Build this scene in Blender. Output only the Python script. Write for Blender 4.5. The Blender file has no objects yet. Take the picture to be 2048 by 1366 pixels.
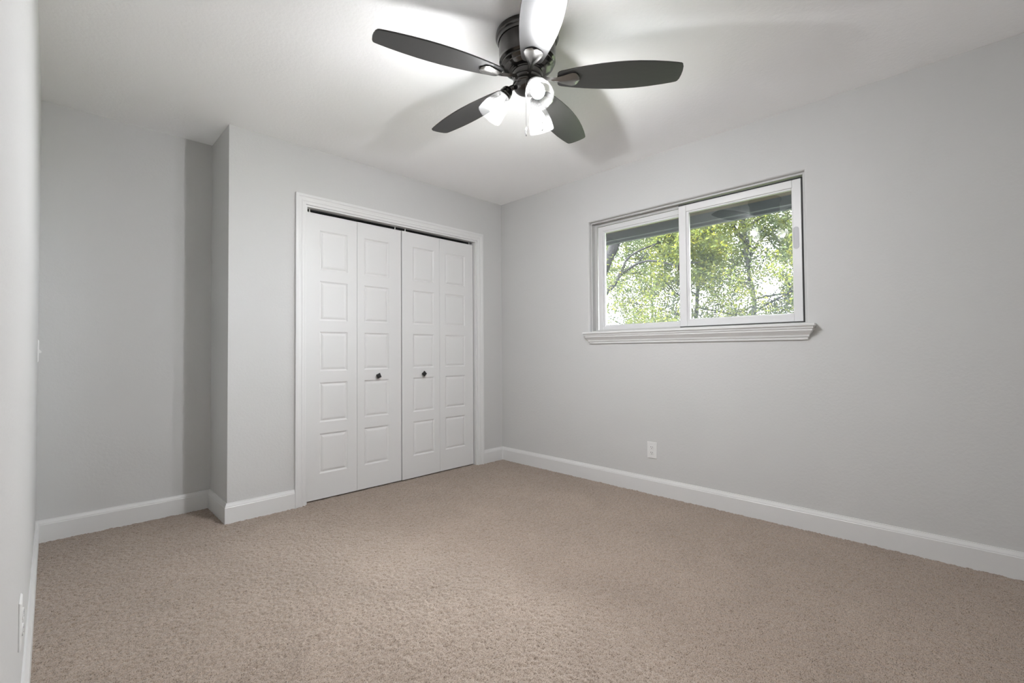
import bpy, bmesh, math, random
import numpy as np
from mathutils import Vector, Matrix

random.seed(7)
rng = np.random.default_rng(11)
S = bpy.context.scene
COL = S.collection
PI = math.pi
R = math.radians

# ------------------------------------------------------------------ camera
# room frame: x = 0 is the window wall, y = 0 the closet wall, z = 0 the carpet
H = 2.44
CAM = Vector((-3.0724, -3.2228, 1.0291))
YAW, PITCH, ROLL, FPX = -0.7835, 0.0209, -0.0068, 926.23
fw = Vector((math.sin(-YAW) * math.cos(PITCH), math.cos(YAW) * math.cos(PITCH), math.sin(PITCH)))
rt = fw.cross(Vector((0, 0, 1))).normalized()
up = rt.cross(fw)
rt2 = rt * math.cos(ROLL) + up * math.sin(ROLL)
up2 = -rt * math.sin(ROLL) + up * math.cos(ROLL)
cd = bpy.data.cameras.new('camera')
cam = bpy.data.objects.new('camera', cd)
COL.objects.link(cam)
M = Matrix((rt2, up2, -fw)).transposed().to_4x4()
M.translation = CAM
cam.matrix_world = M
cd.sensor_fit = 'HORIZONTAL'
cd.sensor_width = 36.0
cd.lens = FPX / 2048 * 36.0
cd.clip_start = 0.01
cd.clip_end = 200
S.camera = cam

# ------------------------------------------------------------------ light and exposure
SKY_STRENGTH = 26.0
SKY_HIGH = 3.1            # brighter sky above about 30 degrees, boosted out of view to light the floor
SKY_COLOUR = (0.92, 0.955, 1.0, 1)
SUN_STRENGTH = 14.0
BULB_STRENGTH = 2150.0
BULB_COLOUR = (0.965, 0.970, 1.0, 1)
S.view_settings.view_transform = 'Standard'
S.view_settings.look = 'None'
S.view_settings.gamma = 1.0
S.view_settings.use_curve_mapping = False
S.view_settings.exposure = 0.06
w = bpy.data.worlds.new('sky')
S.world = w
w.use_nodes = True
wn = w.node_tree.nodes
bg = wn.get('Background') or wn.new('ShaderNodeBackground')
bg.inputs['Color'].default_value = SKY_COLOUR
wt = w.node_tree
gc = wn.new('ShaderNodeTexCoord')
sx = wn.new('ShaderNodeSeparateXYZ')
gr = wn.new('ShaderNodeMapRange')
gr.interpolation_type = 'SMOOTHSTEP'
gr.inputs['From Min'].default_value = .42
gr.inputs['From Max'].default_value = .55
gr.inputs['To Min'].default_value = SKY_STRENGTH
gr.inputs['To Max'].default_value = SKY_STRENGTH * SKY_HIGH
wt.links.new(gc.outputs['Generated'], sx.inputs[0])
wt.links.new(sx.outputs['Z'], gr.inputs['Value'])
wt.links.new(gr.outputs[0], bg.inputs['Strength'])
sd = bpy.data.lights.new('sun', 'SUN')
sd.energy = SUN_STRENGTH
sd.angle = R(0.6)
sd.color = (1.0, 0.95, 0.86)
sun = bpy.data.objects.new('sun', sd)
COL.objects.link(sun)
sun.rotation_euler = Vector((0.30, 0.22, -0.95)).to_track_quat('-Z', 'Y').to_euler()
sun.location = (-4, -3, 9)
cy = S.cycles
cy.max_bounces = 12
cy.diffuse_bounces = 8
cy.transparent_max_bounces = 24
cy.transmission_bounces = 8
cy.caustics_reflective = False
cy.caustics_refractive = False
cy.sample_clamp_indirect = 30.0
cy.use_denoising = True

# ------------------------------------------------------------------ helpers
def tag(o, label=None, cat=None, group=None, kind=None):
    if label: o['label'] = label
    if cat: o['category'] = cat
    if group: o['group'] = group
    if kind: o['kind'] = kind
    return o

def empty(name, loc=(0, 0, 0), rz=0.0):
    o = bpy.data.objects.new(name, None)
    o.empty_display_size = 0.05
    COL.objects.link(o)
    o.location = loc
    o.rotation_euler = (0, 0, rz)
    return o

class MB:
    """collects verts and faces for one mesh"""
    def __init__(self):
        self.v, self.f = [], []
    def add(self, vs, fs):
        n = len(self.v)
        self.v += [tuple(p) for p in vs]
        self.f += [tuple(i + n for i in q) for q in fs]
        return self
    def box(self, x0, x1, y0, y1, z0, z1):
        vs = [(x, y, z) for z in (z0, z1) for y in (y0, y1) for x in (x0, x1)]
        return self.add(vs, [(0, 2, 3, 1), (4, 5, 7, 6), (0, 1, 5, 4), (2, 6, 7, 3), (0, 4, 6, 2), (1, 3, 7, 5)])
    def loops(self, loops, closed=True, cap0=False, cap1=False):
        n = len(loops[0])
        vs = [p for l in loops for p in l]
        fs = []
        for k in range(len(loops) - 1):
            for i in range(n if closed else n - 1):
                j = (i + 1) % n
                fs.append((k * n + i, k * n + j, (k + 1) * n + j, (k + 1) * n + i))
        if cap0: fs.append(tuple(range(n - 1, -1, -1)))
        if cap1: fs.append(tuple((len(loops) - 1) * n + i for i in range(n)))
        return self.add(vs, fs)
    def lathe(self, prof, n=48, mat=None, cap0=False, cap1=False):
        mat = mat or Matrix.Identity(4)
        L = []
        for r, z in prof:
            L.append([tuple(mat @ Vector((r * math.cos(2 * PI * i / n), r * math.sin(2 * PI * i / n), z))) for i in range(n)])
        return self.loops(L, True, cap0, cap1)
    def tube(self, pts, rad, n=8):
        pts = [Vector(p) for p in pts]
        if not hasattr(rad, '__len__'): rad = [rad] * len(pts)
        L = []
        t0 = (pts[1] - pts[0]).normalized()
        a = t0.orthogonal().normalized()
        for i, p in enumerate(pts):
            t = (pts[min(i + 1, len(pts) - 1)] - pts[max(i - 1, 0)]).normalized()
            a = (a - t * a.dot(t)).normalized()
            b = t.cross(a)
            L.append([tuple(p + (a * math.cos(2 * PI * k / n) + b * math.sin(2 * PI * k / n)) * rad[i]) for k in range(n)])
        return self.loops(L, True, True, True)
    def build(self, name, m, parent=None, smooth=False, bevel=0.0, loc=None, segs=2, angle=40):
        me = bpy.data.meshes.new(name)
        me.from_pydata(self.v, [], self.f)
        bm = bmesh.new()
        bm.from_mesh(me)
        bmesh.ops.recalc_face_normals(bm, faces=bm.faces)
        bm.to_mesh(me)
        bm.free()
        o = bpy.data.objects.new(name, me)
        COL.objects.link(o)
        if m: me.materials.append(m)
        if smooth:
            me.shade_smooth()
            if angle < 180: me.set_sharp_from_angle(angle=R(angle))
        if bevel:
            b = o.modifiers.new('bevel', 'BEVEL')
            b.width = bevel
            b.segments = segs
            b.limit_method = 'ANGLE'
            b.angle_limit = R(30)
            b.harden_normals = False
        if loc: o.location = loc
        if parent: o.parent = parent
        return o

def copy_part(o, parent):
    c = o.copy()
    COL.objects.link(c)
    c.parent = parent
    return c

# ------------------------------------------------------------------ materials
def mat(name, col=(.8, .8, .8), rough=.5, metal=0.0, spec=.5, bump=None, var=None, coat=0.0):
    """bump=(scale, strength, distance, detail); var=(scale, amount)"""
    m = bpy.data.materials.new(name)
    m.use_nodes = True
    nt = m.node_tree
    p = nt.nodes['Principled BSDF']
    p.inputs['Base Color'].default_value = (*col, 1)
    p.inputs['Roughness'].default_value = rough
    p.inputs['Metallic'].default_value = metal
    p.inputs['Specular IOR Level'].default_value = spec
    p.inputs['Coat Weight'].default_value = coat
    tc = nt.nodes.new('ShaderNodeTexCoord')
    if bump:
        n = nt.nodes.new('ShaderNodeTexNoise')
        n.inputs['Scale'].default_value = bump[0]
        n.inputs['Detail'].default_value = bump[3]
        n.inputs['Roughness'].default_value = .55
        b = nt.nodes.new('ShaderNodeBump')
        b.inputs['Strength'].default_value = bump[1]
        b.inputs['Distance'].default_value = bump[2]
        nt.links.new(tc.outputs['Object'], n.inputs['Vector'])
        nt.links.new(n.outputs['Fac'], b.inputs['Height'])
        nt.links.new(b.outputs['Normal'], p.inputs['Normal'])
    if var:
        n = nt.nodes.new('ShaderNodeTexNoise')
        n.inputs['Scale'].default_value = var[0]
        n.inputs['Detail'].default_value = 3
        r = nt.nodes.new('ShaderNodeValToRGB')
        k = var[1]
        r.color_ramp.elements[0].position = .3
        r.color_ramp.elements[1].position = .7
        r.color_ramp.elements[0].color = (*[c * (1 - k) for c in col], 1)
        r.color_ramp.elements[1].color = (*[min(1, c * (1 + k)) for c in col], 1)
        nt.links.new(tc.outputs['Object'], n.inputs['Vector'])
        nt.links.new(n.outputs['Fac'], r.inputs['Fac'])
        nt.links.new(r.outputs['Color'], p.inputs['Base Color'])
    return m

def mix_mat(name, build):
    m = bpy.data.materials.new(name)
    m.use_nodes = True
    nt = m.node_tree
    nt.nodes.clear()
    out = nt.nodes.new('ShaderNodeOutputMaterial')
    nt.links.new(build(nt), out.inputs['Surface'])
    return m

def node(nt, kind, **kw):
    n = nt.nodes.new(kind)
    for k, v in kw.items(): n.inputs[k].default_value = v
    return n.outputs[0]

def mix(nt, fac, a, b):
    n = nt.nodes.new('ShaderNodeMixShader')
    if isinstance(fac, (int, float)): n.inputs[0].default_value = fac
    else: nt.links.new(fac, n.inputs[0])
    nt.links.new(a, n.inputs[1])
    nt.links.new(b, n.inputs[2])
    return n.outputs[0]

WALL = mat('wall_paint', (.560, .560, .553), .75, spec=.25, bump=(70, .22, .004, 3), var=(1.2, .012))
CEIL = mat('ceiling_paint', (.91, .91, .91), .8, spec=.2, bump=(60, .25, .005, 4))
TRIM = mat('trim_paint', (.67, .67, .665), .35, spec=.4, bump=(8, .02, .002, 2))
DOOR = mat('door_paint', (.67, .67, .665), .45, spec=.4, bump=(12, .02, .002, 2))
VINYL = mat('white_vinyl', (.66, .66, .66), .35, bump=(10, .01, .001, 2))
TRACKGREY = mat('window_track_vinyl', (.50, .50, .49), .5, bump=(10, .01, .001, 2))
GAP_SHADE = mat('black_gap_shade', (.02, .02, .02), .7, bump=(80, .05, .001, 2))
PLASTIC = mat('white_plastic', (.70, .70, .69), .35, bump=(20, .01, .001, 2))
SLOT = mat('dark_slot', (.03, .03, .03), .6, bump=(80, .05, .001, 2))
GREYPULL = mat('grey_pull_plastic', (.42, .42, .44), .4, bump=(30, .02, .001, 2))
BLACK = mat('matt_black_metal', (.012, .012, .012), .45, bump=(60, .05, .001, 2))
STEEL = mat('dark_steel_track', (.10, .10, .10), .5, metal=.6, bump=(40, .05, .001, 2))
GUN = mat('gunmetal', (.085, .082, .079), .20, metal=.95, bump=(90, .01, .0005, 2))
GUNLIGHT = mat('brushed_pewter', (.24, .235, .225), .27, metal=.95, bump=(90, .03, .0008, 2))
def blade_mat():
    m = mat('dark_blade_wood', (.022, .021, .020), .40, spec=.60)
    nt = m.node_tree
    p = nt.nodes['Principled BSDF']
    tc = nt.nodes.new('ShaderNodeTexCoord')
    mp = nt.nodes.new('ShaderNodeMapping')
    mp.inputs['Scale'].default_value = (6, 60, 60)
    n = nt.nodes.new('ShaderNodeTexNoise')
    n.inputs['Scale'].default_value = 3
    n.inputs['Detail'].default_value = 4
    r = nt.nodes.new('ShaderNodeValToRGB')
    r.color_ramp.elements[0].color = (.012, .0115, .011, 1)
    r.color_ramp.elements[1].color = (.022, .021, .020, 1)
    nt.links.new(tc.outputs['Object'], mp.inputs['Vector'])
    nt.links.new(mp.outputs['Vector'], n.inputs['Vector'])
    nt.links.new(n.outputs['Fac'], r.inputs['Fac'])
    nt.links.new(r.outputs['Color'], p.inputs['Base Color'])
    return m
BLADE = blade_mat()
SOFFIT = mat('brown_soffit_paint', (.044, .034, .028), .8, spec=.06, bump=(30, .2, .003, 3), var=(3, .1))
FASCIA = mat('dark_fascia_board', (.040, .041, .046), .8, spec=.08, bump=(30, .15, .003, 3), var=(4, .12))
STUCCO = mat('outside_render', (.35, .33, .30), .85, bump=(60, .3, .004, 3))
BARK = mat('dark_bark', (.0095, .0090, .0095), .95, spec=.04, bump=(25, .6, .02, 5), var=(9, .3))
GROUND = mat('lawn_ground', (.035, .045, .018), .95, bump=(20, .5, .02, 4), var=(2, .3))
BRASS = mat('chain_metal', (.22, .21, .20), .3, metal=1.0, bump=(90, .02, .0005, 2))

def carpet_mat():
    m = bpy.data.materials.new('beige_pile_carpet')
    m.use_nodes = True
    nt = m.node_tree
    p = nt.nodes['Principled BSDF']
    p.inputs['Roughness'].default_value = .95
    p.inputs['Specular IOR Level'].default_value = .12
    p.inputs['Sheen Weight'].default_value = .25
    p.inputs['Sheen Roughness'].default_value = .5
    tc = nt.nodes.new('ShaderNodeTexCoord')
    fine = nt.nodes.new('ShaderNodeTexNoise')
    fine.inputs['Scale'].default_value = 290
    fine.inputs['Detail'].default_value = 3
    fine.inputs['Roughness'].default_value = .65
    big = nt.nodes.new('ShaderNodeTexNoise')
    big.inputs['Scale'].default_value = 2.2
    big.inputs['Detail'].default_value = 4
    big.inputs['Distortion'].default_value = .8
    r = nt.nodes.new('ShaderNodeValToRGB')
    r.color_ramp.elements[0].position = .33
    r.color_ramp.elements[1].position = .64
    r.color_ramp.elements[0].color = (.066, .045, .032, 1)
    r.color_ramp.elements[1].color = (.405, .331, .274, 1)
    mid = r.color_ramp.elements.new(.45)
    mid.color = (.278, .220, .177, 1)
    mr = nt.nodes.new('ShaderNodeMapRange')
    mr.inputs['From Min'].default_value = .3
    mr.inputs['From Max'].default_value = .7
    mr.inputs['To Min'].default_value = .93
    mr.inputs['To Max'].default_value = 1.07
    mul = nt.nodes.new('ShaderNodeMix')
    mul.data_type = 'RGBA'
    mul.blend_type = 'MULTIPLY'
    mul.inputs['Factor'].default_value = 1
    b = nt.nodes.new('ShaderNodeBump')
    b.inputs['Strength'].default_value = .5
    b.inputs['Distance'].default_value = .004
    L = nt.links.new
    L(tc.outputs['Object'], fine.inputs['Vector'])
    L(tc.outputs['Object'], big.inputs['Vector'])
    L(fine.outputs['Fac'], r.inputs['Fac'])
    L(big.outputs['Fac'], mr.inputs['Value'])
    L(r.outputs['Color'], mul.inputs[6])
    L(mr.outputs['Result'], mul.inputs[7])
    L(mul.outputs[2], p.inputs['Base Color'])
    L(fine.outputs['Fac'], b.inputs['Height'])
    L(b.outputs['Normal'], p.inputs['Normal'])
    return m
CARPET = carpet_mat()

def glass(nt):
    fr = nt.nodes.new('ShaderNodeFresnel')
    fr.inputs['IOR'].default_value = 1.5
    tr = node(nt, 'ShaderNodeBsdfTransparent', Color=(.97, .985, .98, 1))
    gl = node(nt, 'ShaderNodeBsdfGlossy', Roughness=.0, Color=(1, 1, 1, 1))
    dust = node(nt, 'ShaderNodeBsdfTranslucent', Color=(.75, .82, .90, 1))
    return mix(nt, fr.outputs[0], mix(nt, .012, tr, dust), gl)
GLASS = mix_mat('window_glass', glass)

def shade_glass(nt):
    # clear seeded glass with a faint frost that thickens towards grazing angles and at the seeds
    lw = nt.nodes.new('ShaderNodeLayerWeight')
    lw.inputs['Blend'].default_value = .5
    tc = nt.nodes.new('ShaderNodeTexCoord')
    n = nt.nodes.new('ShaderNodeTexNoise')
    n.inputs['Scale'].default_value = 160
    n.inputs['Detail'].default_value = 2
    nt.links.new(tc.outputs['Object'], n.inputs['Vector'])
    mr = nt.nodes.new('ShaderNodeMapRange')
    mr.inputs['From Min'].default_value = .0
    mr.inputs['To Min'].default_value = FROST[0]
    mr.inputs['To Max'].default_value = FROST[1]
    nt.links.new(lw.outputs['Facing'], mr.inputs['Value'])
    mu = nt.nodes.new('ShaderNodeMath')
    mu.operation = 'MULTIPLY'
    m2 = nt.nodes.new('ShaderNodeMapRange')
    m2.inputs['From Min'].default_value = .35
    m2.inputs['From Max'].default_value = .7
    m2.inputs['To Min'].default_value = .7
    m2.inputs['To Max'].default_value = 1.6
    nt.links.new(n.outputs['Fac'], m2.inputs['Value'])
    at = nt.nodes.new('ShaderNodeAttribute')
    at.attribute_name = 'frost'
    ad = nt.nodes.new('ShaderNodeMath')
    ad.operation = 'ADD'
    nt.links.new(mr.outputs[0], ad.inputs[0])
    nt.links.new(at.outputs['Fac'], ad.inputs[1])
    nt.links.new(ad.outputs[0], mu.inputs[0])
    nt.links.new(m2.outputs[0], mu.inputs[1])
    tr = node(nt, 'ShaderNodeBsdfTransparent', Color=(.985, .985, .98, 1))
    tl = node(nt, 'ShaderNodeBsdfTranslucent', Color=(.93, .92, .90, 1))
    df = node(nt, 'ShaderNodeBsdfDiffuse', Color=(.9, .9, .89, 1))
    return mix(nt, mu.outputs[0], tr, mix(nt, .3, tl, df))
FROST = (.0019, .009)
SHADE = mix_mat('frosted_seeded_glass', shade_glass)

def bulb(nt):
    e = nt.nodes.new('ShaderNodeEmission')
    e.inputs['Color'].default_value = BULB_COLOUR
    e.inputs['Strength'].default_value = BULB_STRENGTH
    return e.outputs[0]
BULB = mix_mat('lit_bulb', bulb)
def collar(nt):
    # weak emission added to the collar, kept low to spare the ceiling above
    e = nt.nodes.new('ShaderNodeEmission')
    e.inputs['Color'].default_value = BULB_COLOUR
    e.inputs['Strength'].default_value = BULB_STRENGTH * .0022
    return e.outputs[0]
GLOW = mix_mat('bulb_collar_glow', collar)

def leaf_mat(name, a, b, c):
    def f(nt):
        tc = nt.nodes.new('ShaderNodeTexCoord')
        n = nt.nodes.new('ShaderNodeTexNoise')
        n.inputs['Scale'].default_value = 5
        n.inputs['Detail'].default_value = 6
        n.inputs['Roughness'].default_value = .75
        r = nt.nodes.new('ShaderNodeValToRGB')
        e = r.color_ramp.elements
        e[0].position, e[1].position = .35, .68
        e[0].color, e[1].color = (*a, 1), (*c, 1)
        x = e.new(.52)
        x.color = (*b, 1)
        nt.links.new(tc.outputs['Object'], n.inputs['Vector'])
        nt.links.new(n.outputs['Fac'], r.inputs['Fac'])
        d = nt.nodes.new('ShaderNodeBsdfDiffuse')
        t = nt.nodes.new('ShaderNodeBsdfTranslucent')
        nt.links.new(r.outputs['Color'], d.inputs['Color'])
        nt.links.new(r.outputs['Color'], t.inputs['Color'])
        g = node(nt, 'ShaderNodeBsdfGlossy', Roughness=.45, Color=(1, 1, 1, 1))
        return mix(nt, .003, mix(nt, .45, d.outputs[0], t.outputs[0]), g)
    return mix_mat(name, f)
LEAF = leaf_mat('spring_leaves', (.014, .021, .016), (.050, .060, .010), (.135, .115, .012))
LEAF2 = leaf_mat('grey_green_leaves', (.013, .020, .018), (.036, .047, .016), (.105, .098, .016))

# ------------------------------------------------------------------ room shell
A_X = -2.307      # outer corner of the closet wall
A_D = 0.421       # depth of the alcove
LX = -3.122       # left wall
BY = -3.66        # wall behind the camera
T = 0.14
OX0, OX1, OZ = -1.834, -0.326, 2.030          # closet opening
WY0, WY1, WZ0, WZ1 = -2.536, -1.025, 1.160, 2.063   # window opening

def struct(mb, name, m, **kw):
    return tag(mb.build(name, m, **kw), kind='structure')

# carpet: a dense grid lifted into tufts
def carpet():
    x0, x1, y0, y1, st = LX, 0.0, BY, 0.70, 0.0042
    nx, ny = int((x1 - x0) / st) + 1, int((y1 - y0) / st) + 1
    X, Y = np.meshgrid(np.linspace(x0, x1, nx), np.linspace(y0, y1, ny))
    def blur(a, k):
        for _ in range(k):
            a = (a + np.roll(a, 1, 0) + np.roll(a, -1, 0)) / 3
            a = (a + np.roll(a, 1, 1) + np.roll(a, -1, 1)) / 3
        return a
    def unit(a): return (a - a.mean()) / a.std()
    h = rng.standard_normal((ny, nx)) * .0009
    h += unit(blur(rng.standard_normal((ny, nx)), 1)) * .0011
    h += unit(blur(rng.standard_normal((ny, nx)), 4)) * .0005
    h += unit(blur(rng.standard_normal((ny, nx)), 40)) * .0003
    pits = (rng.random((ny, nx)) < .060) * -1.0 * rng.random((ny, nx))
    h += pits * .0085 + blur(pits, 1) * .010
    Z = np.clip(h - .0015, -.012, .004)
    X = X + rng.uniform(-1, 1, X.shape) * st * .28
    Y = Y + rng.uniform(-1, 1, X.shape) * st * .28
    co = np.stack([X, Y, Z], -1).reshape(-1, 3).astype(np.float32)
    i = np.arange(nx * ny).reshape(ny, nx)
    q = np.stack([i[:-1, :-1], i[:-1, 1:], i[1:, 1:], i[1:, :-1]], -1).reshape(-1, 4).astype(np.int32)
    me = bpy.data.meshes.new('floor')
    me.vertices.add(len(co))
    me.vertices.foreach_set('co', co.ravel())
    me.loops.add(q.size)
    me.loops.foreach_set('vertex_index', q.ravel())
    me.polygons.add(len(q))
    me.polygons.foreach_set('loop_start', np.arange(0, q.size, 4, dtype=np.int32))
    me.update(calc_edges=True)
    me.validate()
    me.shade_smooth()
    me.materials.append(CARPET)
    o = bpy.data.objects.new('floor', me)
    COL.objects.link(o)
    return tag(o, kind='structure')
carpet()
struct(MB().box(LX - T, T, BY - T, .80, -.20, -.016), 'floor_slab', STUCCO)
struct(MB().box(LX - T, T, BY - T, .80, H, H + .16), 'ceiling', CEIL)
struct(MB().box(LX - T, LX, BY - T, A_D + T, -.1, H), 'wall_left', WALL)
struct(MB().box(LX, A_X, A_D, A_D + T, -.1, H), 'wall_alcove', WALL)
struct(MB().box(LX, 0, BY - T, BY, -.1, H), 'wall_back', WALL)
# closet wall with its opening; the return into the alcove is the same plastered corner
m = MB()
m.box(A_X, OX0 - .02, 0, .11, -.1, H)
m.box(OX1 + .02, 0, 0, .11, -.1, H)
m.box(OX0 - .02, OX1 + .02, 0, .11, OZ + .02, H)
struct(m, 'wall_front', WALL)
struct(MB().box(A_X, A_X + .11, .11, .80, -.1, H), 'wall_return', WALL)
struct(MB().box(A_X + .11, 0, .70, .80, -.1, H), 'wall_closet', WALL)

# window wall: front skin with a round-edged opening and its reveal
def rect(x, o):
    return [(x, WY0 - o, WZ0 - o), (x, WY1 + o, WZ0 - o), (x, WY1 + o, WZ1 + o), (x, WY0 - o, WZ1 + o)]
rb = .014
L = [[(0, BY - T, -.1), (0, .80, -.1), (0, .80, H + .1), (0, BY - T, H + .1)]]
for k in range(0, 6):
    t = k / 5 * PI / 2
    L.append(rect(rb * (1 - math.cos(t)), rb * (1 - math.sin(t))))
L.append(rect(T, 0))
L.append([(T, BY - T, -.1), (T, .80, -.1), (T, .80, H + .1), (T, BY - T, H + .1)])
L.append(L[0])
struct(MB().loops(L), 'wall_right', WALL, smooth=True, angle=30)

# ------------------------------------------------------------------ baseboards
BB = [(.0, .0), (.0145, .0), (.0145, .094), (.0125, .097), (.0125, .101), (.0062, .116), (.0058, .1195), (.0, .1195)]
def base(name, p0, p1, n, e0=0.0, e1=0.0):
    """p0 -> p1 along the wall foot, n = unit vector into the room; e0/e1 = mitre growth per unit of thickness"""
    p0, p1, n = Vector((*p0, 0)), Vector((*p1, 0)), Vector((*n, 0))
    d = (p1 - p0).normalized()
    A = [p0 + n * t - d * (t * e0) + Vector((0, 0, z - .012 if z == 0 else z)) for t, z in BB]
    B = [p1 + n * t + d * (t * e1) + Vector((0, 0, z - .012 if z == 0 else z)) for t, z in BB]
    return struct(MB().loops([A, B], True, True, True), name, TRIM)
CL, CR = -1.915, -0.264        # outer edges of the closet casing
base('baseboard_right', (0, BY), (0, 0), (-1, 0), -1, -1)
base('baseboard_front', (CR, 0), (0, 0), (0, -1), 0, -1)
base('baseboard_front_left', (A_X, 0), (CL, 0), (0, -1), 1, 0)
base('baseboard_return', (A_X, 0), (A_X, A_D), (-1, 0), 1, -1)
base('baseboard_alcove', (LX, A_D), (A_X, A_D), (0, -1), -1, -1)
base('baseboard_left', (LX, BY), (LX, A_D), (1, 0), -1, -1)
base('baseboard_back', (LX, BY), (0, BY), (0, 1), -1, -1)

# ------------------------------------------------------------------ closet casing, jamb, track
def casing():
    # profile across the casing: distance from the inner edge, projection from the wall
    P = [(0, 0), (0, .010), (.003, .0115), (.018, .0125), (.022, .0150), (.027, .0150), (.031, .0130), (.047, .0155),
         (.052, .0185), (.066, .0185), (.069, .0165), (.069, 0)]
    xi0, xi1, zi = OX0 - .012, OX1 + .012, OZ + .012
    S0 = [(xi0 - d, -t, -.012) for d, t in P]
    S1 = [(xi0 - d, -t, zi + d) for d, t in P]
    S2 = [(xi1 + d, -t, zi + d) for d, t in P]
    S3 = [(xi1 + d, -t, -.012) for d, t in P]
    return struct(MB().loops([S0, S1, S2, S3], True, True, True), 'trim_1', TRIM)
casing()
m = MB()
m.box(OX0 - .02, OX0, 0, .11, -.012, OZ)
m.box(OX1, OX1 + .02, 0, .11, -.012, OZ)
m.box(OX0 - .02, OX1 + .02, 0, .053, OZ, OZ + .02)
m.box(OX0 - .02, OX1 + .02, .081, .11, OZ, OZ + .02)
struct(m, 'trim_2', TRIM)
m = MB()
m.box(OX0, OX1, .050, .053, OZ - .004, OZ + .018)
m.box(OX0, OX1, .081, .084, OZ - .004, OZ + .018)
m.box(OX0, OX1, .053, .081, OZ + .015, OZ + .018)
struct(m, 'trim_3', STEEL)

# ------------------------------------------------------------------ bifold doors
LEAF_W = (OX1 - OX0 - .016) / 4
DT = .032
PANELS = [(1.889, 1.611), (1.532, 1.254), (1.175, .897), (.818, .540), (.461, .183)]
def door_leaf(px0, px1):
    """one moulded leaf, x 0..LEAF_W, front at y = 0 facing -y; px0/px1 = panel edges"""
    z0, z1, wd = .008, 2.004, LEAF_W - .002
    xs = [0, px0, px1, wd]
    zs = [z0] + [z for a, b in reversed(PANELS) for z in (b, a)] + [z1]
    m = MB()
    for i in range(3):
        for k in range(len(zs) - 1):
            a, b, c, d = xs[i], xs[i + 1], zs[k], zs[k + 1]
            if i == 1 and k % 2 == 1:
                L = []
                for o, y in ((0, 0), (.004, .0035), (.010, .0065), (.014, .0065), (.0155, .0050), (.024, .0020), (.030, .0012)):
                    L.append([(a + o, y, c + o), (b - o, y, c + o), (b - o, y, d - o), (a + o, y, d - o)])
                m.loops(L, True, False, True)
            else:
                m.add([(a, 0, c), (b, 0, c), (b, 0, d), (a, 0, d)], [(0, 1, 2, 3)])
    P = [(0, z0), (wd, z0), (wd, z1), (0, z1)]
    m.loops([[(x, 0, z) for x, z in P], [(x, DT, z) for x, z in P]], True, False, True)
    me = m
    return me
def merge(o):
    bm = bmesh.new()
    bm.from_mesh(o.data)
    bmesh.ops.remove_doubles(bm, verts=bm.verts, dist=1e-5)
    bmesh.ops.recalc_face_normals(bm, faces=bm.faces)
    bm.to_mesh(o.data)
    bm.free()
def knob(parent, x, z, rot):
    k = MB()
    k.lathe([(.0085, 0), (.0085, .003), (.0055, .006), (.0050, .016), (.0065, .019)], 20, Matrix.Rotation(PI / 2, 4, 'X'), True, True)
    rq = Matrix.Rotation(PI / 2, 4, 'X') @ Matrix.Rotation(rot, 4, 'Z')
    def sq(h, z): return [tuple(rq @ Vector((sx * h, sy * h, z))) for sx, sy in ((-1, -1), (1, -1), (1, 1), (-1, 1))]
    k.loops([sq(.010, .018), sq(.0165, .021), sq(.0175, .026), sq(.0150, .029), sq(.004, .0315)], True, True, True)
    o = k.build('knob', BLACK, parent, loc=(x, 0, z), bevel=.0008)
    o['label'] = 'black square knob'
    return o
def pair(name, x0, label, margins, knob_leaf, knob_rot, lead):
    margins = [(a, LEAF_W - .002 - b) for a, b in margins]
    d = tag(empty(name, (x0, .030, 0)), label, 'door', 'bifold closet doors', 'structure')
    for i in (0, 1):
        lf = door_leaf(*margins[i])
        o = lf.build('door_panel', DOOR, d, loc=(i * LEAF_W, 0, 0), bevel=0)
        merge(o)
        if lead and i == 0:
            # leading leaf stands a few millimetres proud at its free edge
            o.location = (LEAF_W - .002, 0, 0)
            o.rotation_euler = (0, 0, R(1.3))
            o.location = (LEAF_W - .002 - (LEAF_W - .002) * math.cos(R(1.3)), -(LEAF_W - .002) * math.sin(R(1.3)), 0)
        if i == knob_leaf:
            knob(o, .163 if i == 1 else .196, .848, knob_rot)
        # pivot or guide pin on top of each leaf
        pin = MB().lathe([(.006, 2.000), (.006, 2.012), (.004, 2.013), (.004, 2.034)], 14, None, True, True)
        px = {(0, False): .028, (1, False): LEAF_W - .045, (0, True): .040, (1, True): LEAF_W - .030}[(i, lead)]
        pin.build('guide_pin', PLASTIC, o, smooth=True, loc=(px, DT * .55, 0))
    return d
pair('door_1', OX0 + .004, 'white moulded bifold closet door on the left with a tilted black knob', ((.094, .073), (.056, .108)), 1, R(24), False)
pair('door_2', OX0 + .008 + 2 * LEAF_W, 'white moulded bifold closet door on the right beside the window wall corner', ((.102, .057), (.058, .092)), 0, R(45), True)

# ------------------------------------------------------------------ window
win = tag(empty('window_1', (.07, (WY0 + WY1) / 2, WZ0)), kind='structure')
def W(mb, name, m, parent=win, **kw):
    o = mb.build(name, m, None, **kw)
    if parent:
        o.parent = parent
        bpy.context.view_layer.update()
        o.matrix_parent_inverse = parent.matrix_world.inverted()
    return o
def ring(m, x0, x1, y0, y1, z0, z1, l, r, b, t):
    """rectangular frame; l = member width at y1 (left in view), r at y0, b, t"""
    m.box(x0, x1, y1 - l, y1, z0, z1)
    m.box(x0, x1, y0, y0 + r, z0, z1)
    m.box(x0, x1, y0 + r, y1 - l, z0, z0 + b)
    m.box(x0, x1, y0 + r, y1 - l, z1 - t, z1)
    return m
ZB = 1.176
m = MB()
ring(m, .078, .125, WY0, WY1, ZB, WZ1, .030, .030, .020, .030)
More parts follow.
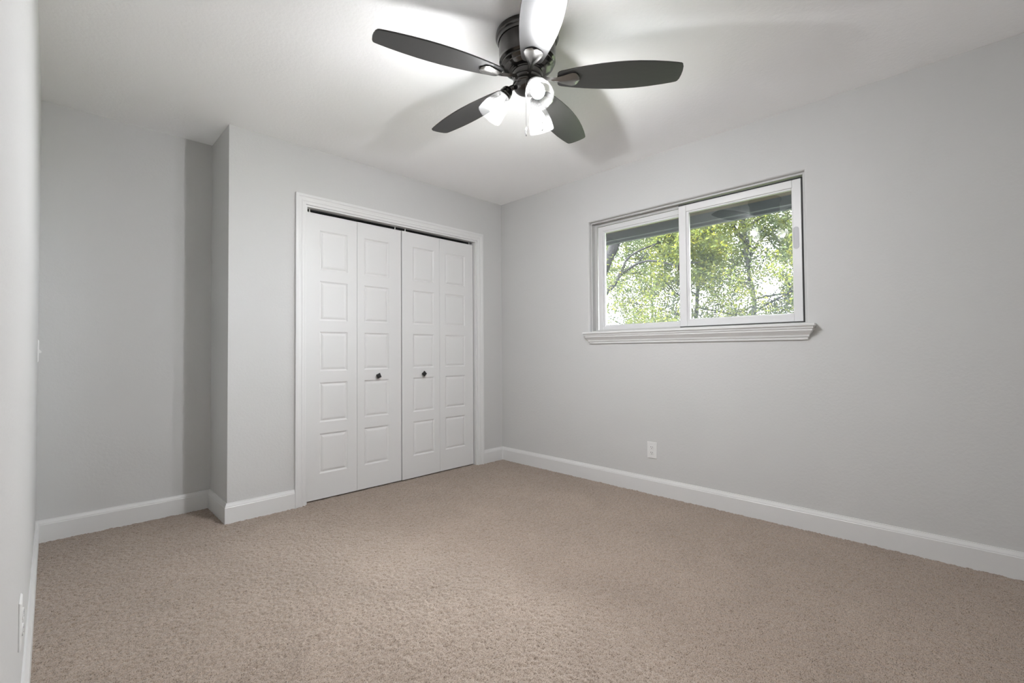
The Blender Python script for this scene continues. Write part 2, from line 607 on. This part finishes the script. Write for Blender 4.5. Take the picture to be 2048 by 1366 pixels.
# thin inner lips that form the sliding track
ring(m, .030, .036, WY0, WY1, ZB, WZ1, .012, .014, .010, .012)
ring(m, .036, .078, WY0, WY1, ZB, WZ1, .006, .006, .006, .006)
W(m, 'window_frame', TRACKGREY, bevel=.0015)
# fixed sash on the left, set deep
m = MB()
fy0, fy1, fz0, fz1 = -1.800, -1.062, 1.190, 2.030
ring(m, .080, .100, fy0, fy1, fz0, fz1, .042, .045, .030, .038)
fx = W(m, 'fixed_sash', VINYL, bevel=.002)
m = MB()
ring(m, .088, .110, fy0 + .03, fy1 - .030, fz0 + .018, fz1 - .026, .026, .030, .026, .026)
W(m, 'glazing_bead', VINYL, fx, bevel=.003)
W(MB().box(.096, .100, fy0 + .03, fy1 - .04, fz0 + .03, fz1 - .035), 'glass_pane', GLASS, fx)
# sliding sash on the right, close to the room
m = MB()
sy0, sy1, sz0, sz1 = -2.512, -1.764, 1.192, 2.034
ring(m, .036, .070, sy0, sy1, sz0, sz1, .052, .046, .045, .046)
sl = W(m, 'sliding_sash', VINYL, bevel=.003)
m = MB()
ring(m, .044, .064, sy0 + .030, sy1 - .040, sz0 + .030, sz1 - .030, .030, .022, .022, .026)
W(m, 'glazing_bead', VINYL, sl, bevel=.003)
W(MB().box(.054, .058, sy0 + .04, sy1 - .05, sz0 + .04, sz1 - .04), 'glass_pane', GLASS, sl)
# black strips paint the shade in the gap around the sliding sash
m = MB()
ring(m, .040, .064, sy0 - .008, sy1 + .001, sz0 - .007, sz1 + .007, .001, .008, .007, .007)
W(m, 'gap_shade', GAP_SHADE, sl)
# recessed finger pull on the right stile
m = MB()
def slot(x, h, wd, n=8):
    P = []
    for k in range(n + 1): P.append((x, wd * math.cos(PI * k / n), h - wd + wd * math.sin(PI * k / n)))
    for k in range(n + 1): P.append((x, -wd * math.cos(PI * k / n), -h + wd - wd * math.sin(PI * k / n)))
    return P
L = [slot(.0365, .066, .0155), slot(.0345, .066, .0155), slot(.0345, .062, .0125), slot(.0355, .061, .0118)]
c = Vector((0, -2.483, 1.687))
m.loops([[tuple(Vector(p) + c) for p in l] for l in L], True, True, True)
o = W(m, 'finger_pull', GREYPULL, sl, smooth=True)
o['label'] = 'grey finger pull'
# small black latch on the meeting stile
m = MB()
m.box(.072, .080, -1.762, -1.740, 1.605, 1.640)
m.tube([(.074, -1.758, 1.655), (.074, -1.757, 1.625), (.074, -1.748, 1.607), (.074, -1.742, 1.592)], [.003, .004, .005, .007], 8)
o = W(m, 'latch', BLACK, sl, bevel=.001)
o['label'] = 'small black latch'

# stool and crown-profile apron under the window, mitred returns
def stool():
    ya, yb = -2.532, -1.043
    prof = [(.0, 1.084), (.010, 1.084), (.012, 1.091), (.012, 1.097), (.018, 1.101), (.021, 1.112), (.028, 1.122), (.036, 1.132),
            (.039, 1.136), (.039, 1.144), (.044, 1.148), (.046, 1.160)]
    m = MB()
    L = [[(.03, yb + p, z), (-p, yb + p, z), (-p, ya - p, z), (.03, ya - p, z)] for p, z in prof]
    m.loops(L, True, True, True)
    o = struct(m, 'trim_4', TRIM)
    # the stool lies on the apron and runs back to the window frame
    n = MB()
    q = [(.050, 1.1602), (.053, 1.1640), (.053, 1.1725), (.050, 1.1760)]
    L = [[(0, yb + p, z), (-p, yb + p, z), (-p, ya - p, z), (0, ya - p, z)] for p, z in q]
    n.loops(L, True, True, True)
    n.box(0, .085, WY0 + .0005, WY1 - .0005, 1.1602, 1.1760)
    struct(n, 'trim_5', TRIM)
stool()

# ------------------------------------------------------------------ ceiling fan
FX, FY = -1.578, -1.832
fan = tag(empty('ceiling_fan', (FX, FY, H)), 'dark five-blade flush-mount ceiling fan with three lit frosted glass lamps', 'ceiling fan')
def zf(z): return z - H
def FL(name, prof, m, n=64, parent=fan, cap0=True, cap1=True, angle=35):
    return MB().lathe([(r, zf(z)) for r, z in prof], n, None, cap0, cap1).build(name, m, parent, smooth=True, angle=angle)
FL('canopy', [(.130, 2.440), (.139, 2.438), (.1405, 2.430), (.1405, 2.420), (.138, 2.414), (.134, 2.411), (.133, 2.404), (.130, 2.399)], GUN)
FL('motor_housing', [(.127, 2.402), (.1265, 2.360), (.1255, 2.330), (.1245, 2.322), (.1255, 2.319), (.1255, 2.314), (.121, 2.311), (.116, 2.307),
                     (.117, 2.303), (.117, 2.297), (.112, 2.294), (.104, 2.289), (.104, 2.284), (.096, 2.280), (.088, 2.276), (.080, 2.274)], GUN)
FL('hub', [(.080, 2.276), (.082, 2.272), (.070, 2.271), (.0675, 2.268), (.0675, 2.247), (.0655, 2.243), (.060, 2.241)], GUN)
sw = FL('switch_housing', [(.060, 2.243), (.0635, 2.240), (.0635, 2.222), (.0655, 2.219), (.0655, 2.213), (.062, 2.210), (.0625, 2.206), (.0605, 2.198),
                      (.055, 2.190), (.046, 2.184), (.030, 2.180), (.012, 2.1785), (.001, 2.178)], GUN)
# reverse lever and small screws on the housing
for a in (225, 345, 105):
    q = Matrix.Rotation(R(a), 4, 'Z') @ Matrix.Translation((.0625, 0, zf(2.231))) @ Matrix.Rotation(PI / 2, 4, 'Y')
    MB().lathe([(.0026, 0), (.0026, .002), (.0012, .003)], 10, q, True, True).build('screw', BRASS, sw, smooth=True)

# blades
ZBL = 2.236
def blade_pts():
    st = [(.140, .040), (.150, .0445), (.200, .056), (.260, .0665), (.320, .0745), (.380, .0790), (.430, .0800), (.480, .0785),
          (.540, .0735), (.600, .0650), (.640, .0575), (.656, .0535), (.6625, .0490)]
    up_ = [(r, h) for r, h in st]
    tip = [(.668, .036), (.671, .012), (.671, -.012), (.668, -.036)]
    dn = [(r, -h) for r, h in reversed(st)]
    root = [(.134, -.032), (.132, -.012), (.132, .012), (.134, .032)]
    return up_ + tip + dn + root
def blade(angle):
    pr = blade_pts()
    rot = Matrix.Rotation(R(angle), 4, 'Z') @ Matrix.Translation((0, 0, zf(ZBL))) @ Matrix.Rotation(R(-9.0), 4, 'X')
    m = MB()
    m.loops([[(x, y * .985, -.003) for x, y in pr], [(x, y, -.002) for x, y in pr], [(x, y, .002) for x, y in pr], [(x, y * .985, .003) for x, y in pr]], True, True, True)
    b = m.build('blade', BLADE, fan)
    b.matrix_local = rot
    # bracket under the blade: slim neck that opens into a shield with a raised rib
    st = [(.050, .0110, .010, .010), (.075, .0105, .006, .010), (.100, .0110, .000, .009), (.130, .0150, -.0055, .008), (.155, .0240, -.008, .007),
          (.180, .0340, -.0085, .006), (.198, .0390, -.0080, .006), (.212, .0360, -.0075, .006), (.222, .0240, -.0072, .006), (.229, .0100, -.0070, .006)]
    L = []
    for r, h, z, t in st:
        L.append([(r, -h, z), (r, -h * .55, z - t * .55), (r, -h * .16, z - t), (r, h * .16, z - t), (r, h * .55, z - t * .55), (r, h, z), (r, 0, z + .003)])
    k = MB().loops(L, True, True, True)
    o = k.build('blade_bracket', GUNLIGHT, b, smooth=True, angle=28)
    return b
for a in (90, 162, 230.5, 310.5, 18):
    blade(a)

# lamps: arm, socket, frosted bell shade, bulb
def lamp(angle, drop=0.0):
    rot = Matrix.Translation((0, 0, -drop)) @ Matrix.Rotation(R(angle), 4, 'Z')
    arm = MB()
    P = [(.050, 2.208), (.062, 2.2075), (.073, 2.204), (.081, 2.200), (.086, 2.194)]
    arm.tube([(r, 0, zf(z)) for r, z in P], [.012, .0115, .0105, .011, .014], 16)
    d = Vector((math.sin(R(37)), 0, -math.cos(R(37))))
    base_ = Vector((.082, 0, zf(2.201)))
    q = Matrix.Translation(base_) @ d.to_track_quat('Z', 'X').to_matrix().to_4x4()
    arm.lathe([(.008, -.004), (.016, .000), (.022, .006), (.0255, .014), (.0262, .024), (.0278, .026), (.0278, .031), (.0262, .033), (.0285, .036), (.0285, .042), (.024, .043), (.010, .043)], 32, q, True, True)
    a = arm.build('lamp_arm', GUN, fan, smooth=True)
    a.matrix_local = rot
    sh = MB()
    out = [(.0235, .036), (.0290, .040), (.0350, .050), (.0390, .058), (.0420, .066), (.0452, .075), (.0480, .084), (.0505, .093), (.0525, .101), (.0555, .119), (.0570, .136), (.0575, .150)]
    inn = [(r - .0028, z) for r, z in reversed(out)]
    sh.lathe(out + [(.0562, .1515)] + inn, 48, q)
    s = sh.build('glass_shade', SHADE, a, smooth=True, angle=60)
    s['label'] = 'frosted glass bell shade'
    # the frost is dense at the neck and thins out towards the rim
    qi = q.inverted()
    fa = s.data.attributes.new('frost', 'FLOAT', 'POINT')
    fa.data.foreach_set('value', [.40 * math.exp(-max(0.0, (qi @ vv.co).z - .040) / .016) for vv in s.data.vertices])
    # LED bulb: faintly glowing collar below, light-giving dome in front
    bl = MB()
    bl.lathe([(.0125, .044), (.0135, .054), (.0175, .064), (.0240, .076), (.0280, .086), (.0297, .093), (.0300, .099), (.0268, .1145)], 28, q, True, False)
    s1 = bl.build('bulb_collar', GLOW, a, smooth=True, angle=180)
    bl = MB()
    bl.lathe([(.0268, .1145), (.0240, .120), (.0160, .127), (.0070, .1300), (.0005, .1304)], 28, q, True, True)
    s2 = bl.build('light_bulb', BULB, a, smooth=True, angle=60)
    s2['label'] = 'glowing white bulb dome'
    return a
for a, dz in ((240, .011), (20, 0), (132, 0)):
    lamp(a, dz)
# pull chains
def chain(angle, rad, z0, z1):
    x, y = rad * math.cos(R(angle)), rad * math.sin(R(angle))
    m = MB()
    n = int((z0 - z1) / .006)
    for k in range(n):
        q = Matrix.Translation((x, y, zf(z0 - .006 * k)))
        m.lathe([(.0003, .0014), (.0009, .0008), (.0011, 0), (.0009, -.0008), (.0003, -.0014)], 6, q, True, True)
    m.tube([(x, y, zf(z0)), (x, y, zf(z1))], .0006, 5)
    c = m.build('pull_chain', BRASS, fan, smooth=True)
    p = MB().lathe([(.0012, 0), (.0028, -.004), (.0032, -.012), (.0026, -.024), (.0030, -.034), (.0024, -.038), (.0008, -.040)], 14,
                   Matrix.Translation((x, y, zf(z1))), True, True)
    p.build('pull_handle', GUNLIGHT, c, smooth=True)
chain(216, .060, 2.206, 1.996)
chain(318, .064, 2.206, 2.050)

# ------------------------------------------------------------------ outlets and switch
def plate(m, wd, ht, t=.0055):
    """cover plate in the local x-z plane, front towards -y"""
    a, b = wd / 2, ht / 2
    def r_(h, v, y): return [(-h, y, -v), (h, y, -v), (h, y, v), (-h, y, v)]
    m.loops([r_(a, b, 0), r_(a, b, -t * .45), r_(a - .0035, b - .0035, -t)], True, True, True)
def outlet(name, loc, rz, label):
    e = tag(empty(name, loc, rz), label, 'outlet', 'wall power outlets')
    m = MB()
    plate(m, .075, .118)
    m.build('cover_plate', PLASTIC, e, bevel=.0012)
    for s in (1, -1):
        m = MB()
        P = []
        for k in range(24):
            a = 2 * PI * k / 24
            P.append((.0165 * math.cos(a), max(-.0125, min(.0125, .0165 * math.sin(a)))))
        m.loops([[(x, -.0050, z + s * .0195) for x, z in P], [(x, -.0075, z + s * .0195) for x, z in P], [(x * .93, -.0082, z * .93 + s * .0195) for x, z in P]], True, True, True)
        f = m.build('socket', PLASTIC, e)
        q = MB()
        q.box(-.0075, -.0050, -.0086, -.0060, s * .0195 + .0005, s * .0195 + .0085)
        q.box(.0050, .0075, -.0086, -.0060, s * .0195 + .0005, s * .0195 + .0085)
        q.lathe([(.0024, .006), (.0024, .0086)], 12, Matrix.Translation((0, 0, s * .0195 - .0060)) @ Matrix.Rotation(PI / 2, 4, 'X'), True, True)
        q.build('socket_slots', SLOT, f)
    m = MB().lathe([(.003, .0050), (.003, .0062), (.0015, .0068)], 12, Matrix.Rotation(PI / 2, 4, 'X'), True, True)
    m.build('screw', PLASTIC, e, smooth=True)
    return e
outlet('power_outlet', (0, -1.560, .311), R(-90), 'white duplex power outlet below the window, facing the room')
outlet('power_outlet', (LX, -1.515, .358), R(90), 'white power outlet low on the bright left wall, seen edge-on')
e = tag(empty('light_switch', (LX, .262, 1.047), R(90)), 'white light switch plate on the left wall inside the alcove', 'light switch')
m = MB()
plate(m, .072, .118)
m.build('cover_plate', PLASTIC, e, bevel=.0012)
m = MB()
m.loops([[(-.005, -.005, -.011), (.005, -.005, -.011), (.005, -.005, .011), (-.005, -.005, .011)],
         [(-.004, -.014, -.010), (.004, -.014, -.010), (.004, -.016, -.003), (-.004, -.016, -.003)]], True, True, True)
m.build('toggle', PLASTIC, e)

# ------------------------------------------------------------------ outside: eave, ground, trees
m = MB()
m.box(T, .64, -8, 5, 2.115, 2.150)
m.box(T, .66, -8, 5, 2.40, 2.60)
struct(m, 'eave_soffit', SOFFIT)
m = MB()
m.box(.64, .68, -8, 5, 2.028, 2.62)
m.box(.60, .64, -8, 5, 2.050, 2.115)
struct(m, 'eave_fascia', FASCIA)
struct(MB().box(T, 40, -30, 40, -.65, -.6), 'ground', GROUND)

def rot_about(v, axis, ang): return Matrix.Rotation(ang, 3, axis) @ v
class Tree:
    def __init__(self, seed, leaf=.05):
        self.r = random.Random(seed)
        self.wood = MB()
        self.lv, self.leaf = [], leaf
    def limb(self, pts, r0, r1, n=8):
        k = len(pts)
        self.wood.tube(pts, [r0 + (r1 - r0) * i / (k - 1) for i in range(k)], n)
    def grow(self, p, d, length, rad, depth):
        r = self.r
        n = 5
        pts = [p.copy()]
        dd = d.copy()
        for i in range(n):
            dd = (dd + Vector((r.gauss(0, .20), r.gauss(0, .20), r.gauss(.02, .16)))).normalized()
            pts.append(pts[-1] + dd * length / n)
        self.limb(pts, rad, rad * .55, 6 if depth > 1 else 4)
        if depth <= 1:
            for i in range(1, n + 1):
                self.leaves(pts[i], dd, 5 if depth else 13, .055 + .07 * (depth > 0))
        if depth == 0: return
        for i in range(2, n + 1):
            for _ in range(2 if depth < 3 else 1):
                ax = Vector((r.gauss(0, 1), r.gauss(0, 1), r.gauss(0, 1))).normalized()
                nd = rot_about(dd, ax, r.uniform(.5, 1.1)).normalized()
                self.grow(pts[i], nd, length * r.uniform(.5, .72), max(rad * .42, .003), depth - 1)
    def leaves(self, p, d, k, spread):
        r = self.r
        for _ in range(k):
            c = p + Vector((r.gauss(0, spread), r.gauss(0, spread), r.gauss(0, spread)))
            a = Vector((r.gauss(0, 1), r.gauss(0, 1), r.gauss(-.35, .7))).normalized()
            b = a.orthogonal().normalized()
            b = rot_about(b, a, r.uniform(0, PI))
            self.lv.append((c, a, b, self.leaf * r.uniform(.5, 1.0)))
    def build(self, name, loc, label, leafmat, group='trees outside the window'):
        e = tag(empty(name, loc), label, 'tree', group)
        inv = Vector(loc)
        self.wood.v = [tuple(Vector(p) - inv) for p in self.wood.v]
        self.wood.build('branches', BARK, e, smooth=True, angle=180)
        f = MB()
        for c, a, b, s in self.lv:
            c = c - inv
            n = a.cross(b) * s * .12
            f.add([c, c + a * s * .5 + b * s * .24 + n, c + a * s, c + a * s * .5 - b * s * .24 + n], [(0, 1, 2), (0, 2, 3)])
        f.build('foliage', leafmat, e)
        return e

def V(*a): return Vector(a)
# near tree: leaning trunk at the left, a forked limb that reaches across the left pane
t = Tree(3, .050)
t.limb([V(4.35, 2.75, -.6), V(4.22, 2.30, .7), V(4.10, 1.93, 1.7), V(4.0, 1.52, 2.50), V(4.0, 1.22, 3.0), V(4.1, .80, 3.7), V(4.2, .5, 4.6)],
       .125, .070, 12)
t.limb([V(4.12, 2.02, 1.5), V(4.05, 1.62, 1.98), V(4.0, 1.30, 2.20), V(4.0, 1.16, 2.38)], .045, .038, 8)
t.limb([V(4.0, 1.17, 2.36), V(4.0, 1.12, 2.46), V(4.02, 1.06, 2.60), V(4.05, .98, 2.68), V(4.1, .85, 2.75), V(4.2, .6, 2.84)], .027, .014, 8)
t.limb([V(4.0, 1.17, 2.36), V(3.98, .98, 2.44), V(3.96, .82, 2.50), V(3.96, .62, 2.52), V(3.98, .44, 2.49), V(4.0, .12, 2.36)], .026, .013, 8)
t.limb([V(3.98, .93, 2.46), V(4.02, .84, 2.52), V(4.05, .74, 2.64), V(4.1, .66, 2.75)], .013, .007, 6)
t.limb([V(4.0, 1.10, 2.39), V(4.05, .95, 2.36), V(4.1, .84, 2.37)], .012, .006, 6)
for p, d, ln in [(V(4.2, .6, 2.84), V(.3, -.8, .2), .5), (V(4.0, .12, 2.36), V(.5, -.6, .1), .5), (V(4.1, .66, 2.75), V(.2, -.4, .6), .4),
                 (V(4.1, .80, 3.7), V(.1, -.9, -.2), 1.2), (V(4.2, .5, 4.4), V(0, -.8, .3), 1.4), (V(4.1, 1.0, 3.3), V(.6, -.6, .1), 1.0)]:
    t.grow(p, d.normalized(), ln, .016, 2)
t.build('tree', (4.35, 2.75, -.6), 'leaning dark-trunked tree with a forked limb, seen through the left window pane', LEAF)

def stand(seed, base_, lean, h, label, lm, limbs, leaf, depth=3, first=.35, ln=1.5):
    t = Tree(seed, leaf)
    r = t.r
    b = Vector(base_)
    P = [b + Vector(lean) * (k / 6) ** 1.3 + Vector((r.gauss(0, .05), r.gauss(0, .05), h * k / 6)) for k in range(7)]
    t.limb(P, .062, .02, 10)
    for i in range(limbs):
        f = first + (1 - first) * i / (limbs - 1)
        k = min(5, int(f * 6))
        p = P[k].lerp(P[k + 1], f * 6 - k)
        a = i * 2.4 + r.uniform(-.4, .4)
        d = Vector((math.cos(a), math.sin(a), r.uniform(-.05, .55))).normalized()
        t.grow(p, d, ln * (1.15 - .5 * f) * r.uniform(.85, 1.15), .022, depth)
    return t.build('tree', tuple(b), label, lm)
stand(21, (6.0, -.45, -.6), (.1, .35, 0), 5.0, 'slender yellow-green tree in the middle of the right window pane', LEAF, 15, .066, 2, .24, 1.95)
stand(22, (7.0, 1.25, -.6), (-.1, -.3, 0), 5.0, 'leafy green tree filling the left window pane behind the forked limb', LEAF2, 15, .060, 2, .24, 1.85)
stand(23, (8.2, -2.1, -.6), (.1, 1.0, 0), 6.0, 'dark branching tree at the right edge of the right window pane', LEAF2, 15, .068, 2, .24, 2.1)
stand(25, (10.0, 3.9, -.6), (0, -.2, 0), 5.6, 'far grey-green tree low at the left edge of the left window pane', LEAF2, 14, .068, 2, .20, 2.1)
# low greenery
def shrub(seed, x, y, h, label, lm):
    t = Tree(seed, .070)
    for k in range(6):
        t.grow(V(x + t.r.uniform(-.2, .2), y + t.r.uniform(-.5, .5), -.6), V(t.r.gauss(0, .22), t.r.gauss(0, .40), 1).normalized(), h * t.r.uniform(.75, 1), .022, 2)
    t.build('shrub', (x, y, -.6), label, lm, 'shrubs outside the window')
shrub(31, 8.6, 3.0, 2.3, 'green shrub low behind the left window pane', LEAF2)
shrub(33, 7.6, -.9, 2.2, 'yellow-green shrub low behind the right window pane', LEAF)
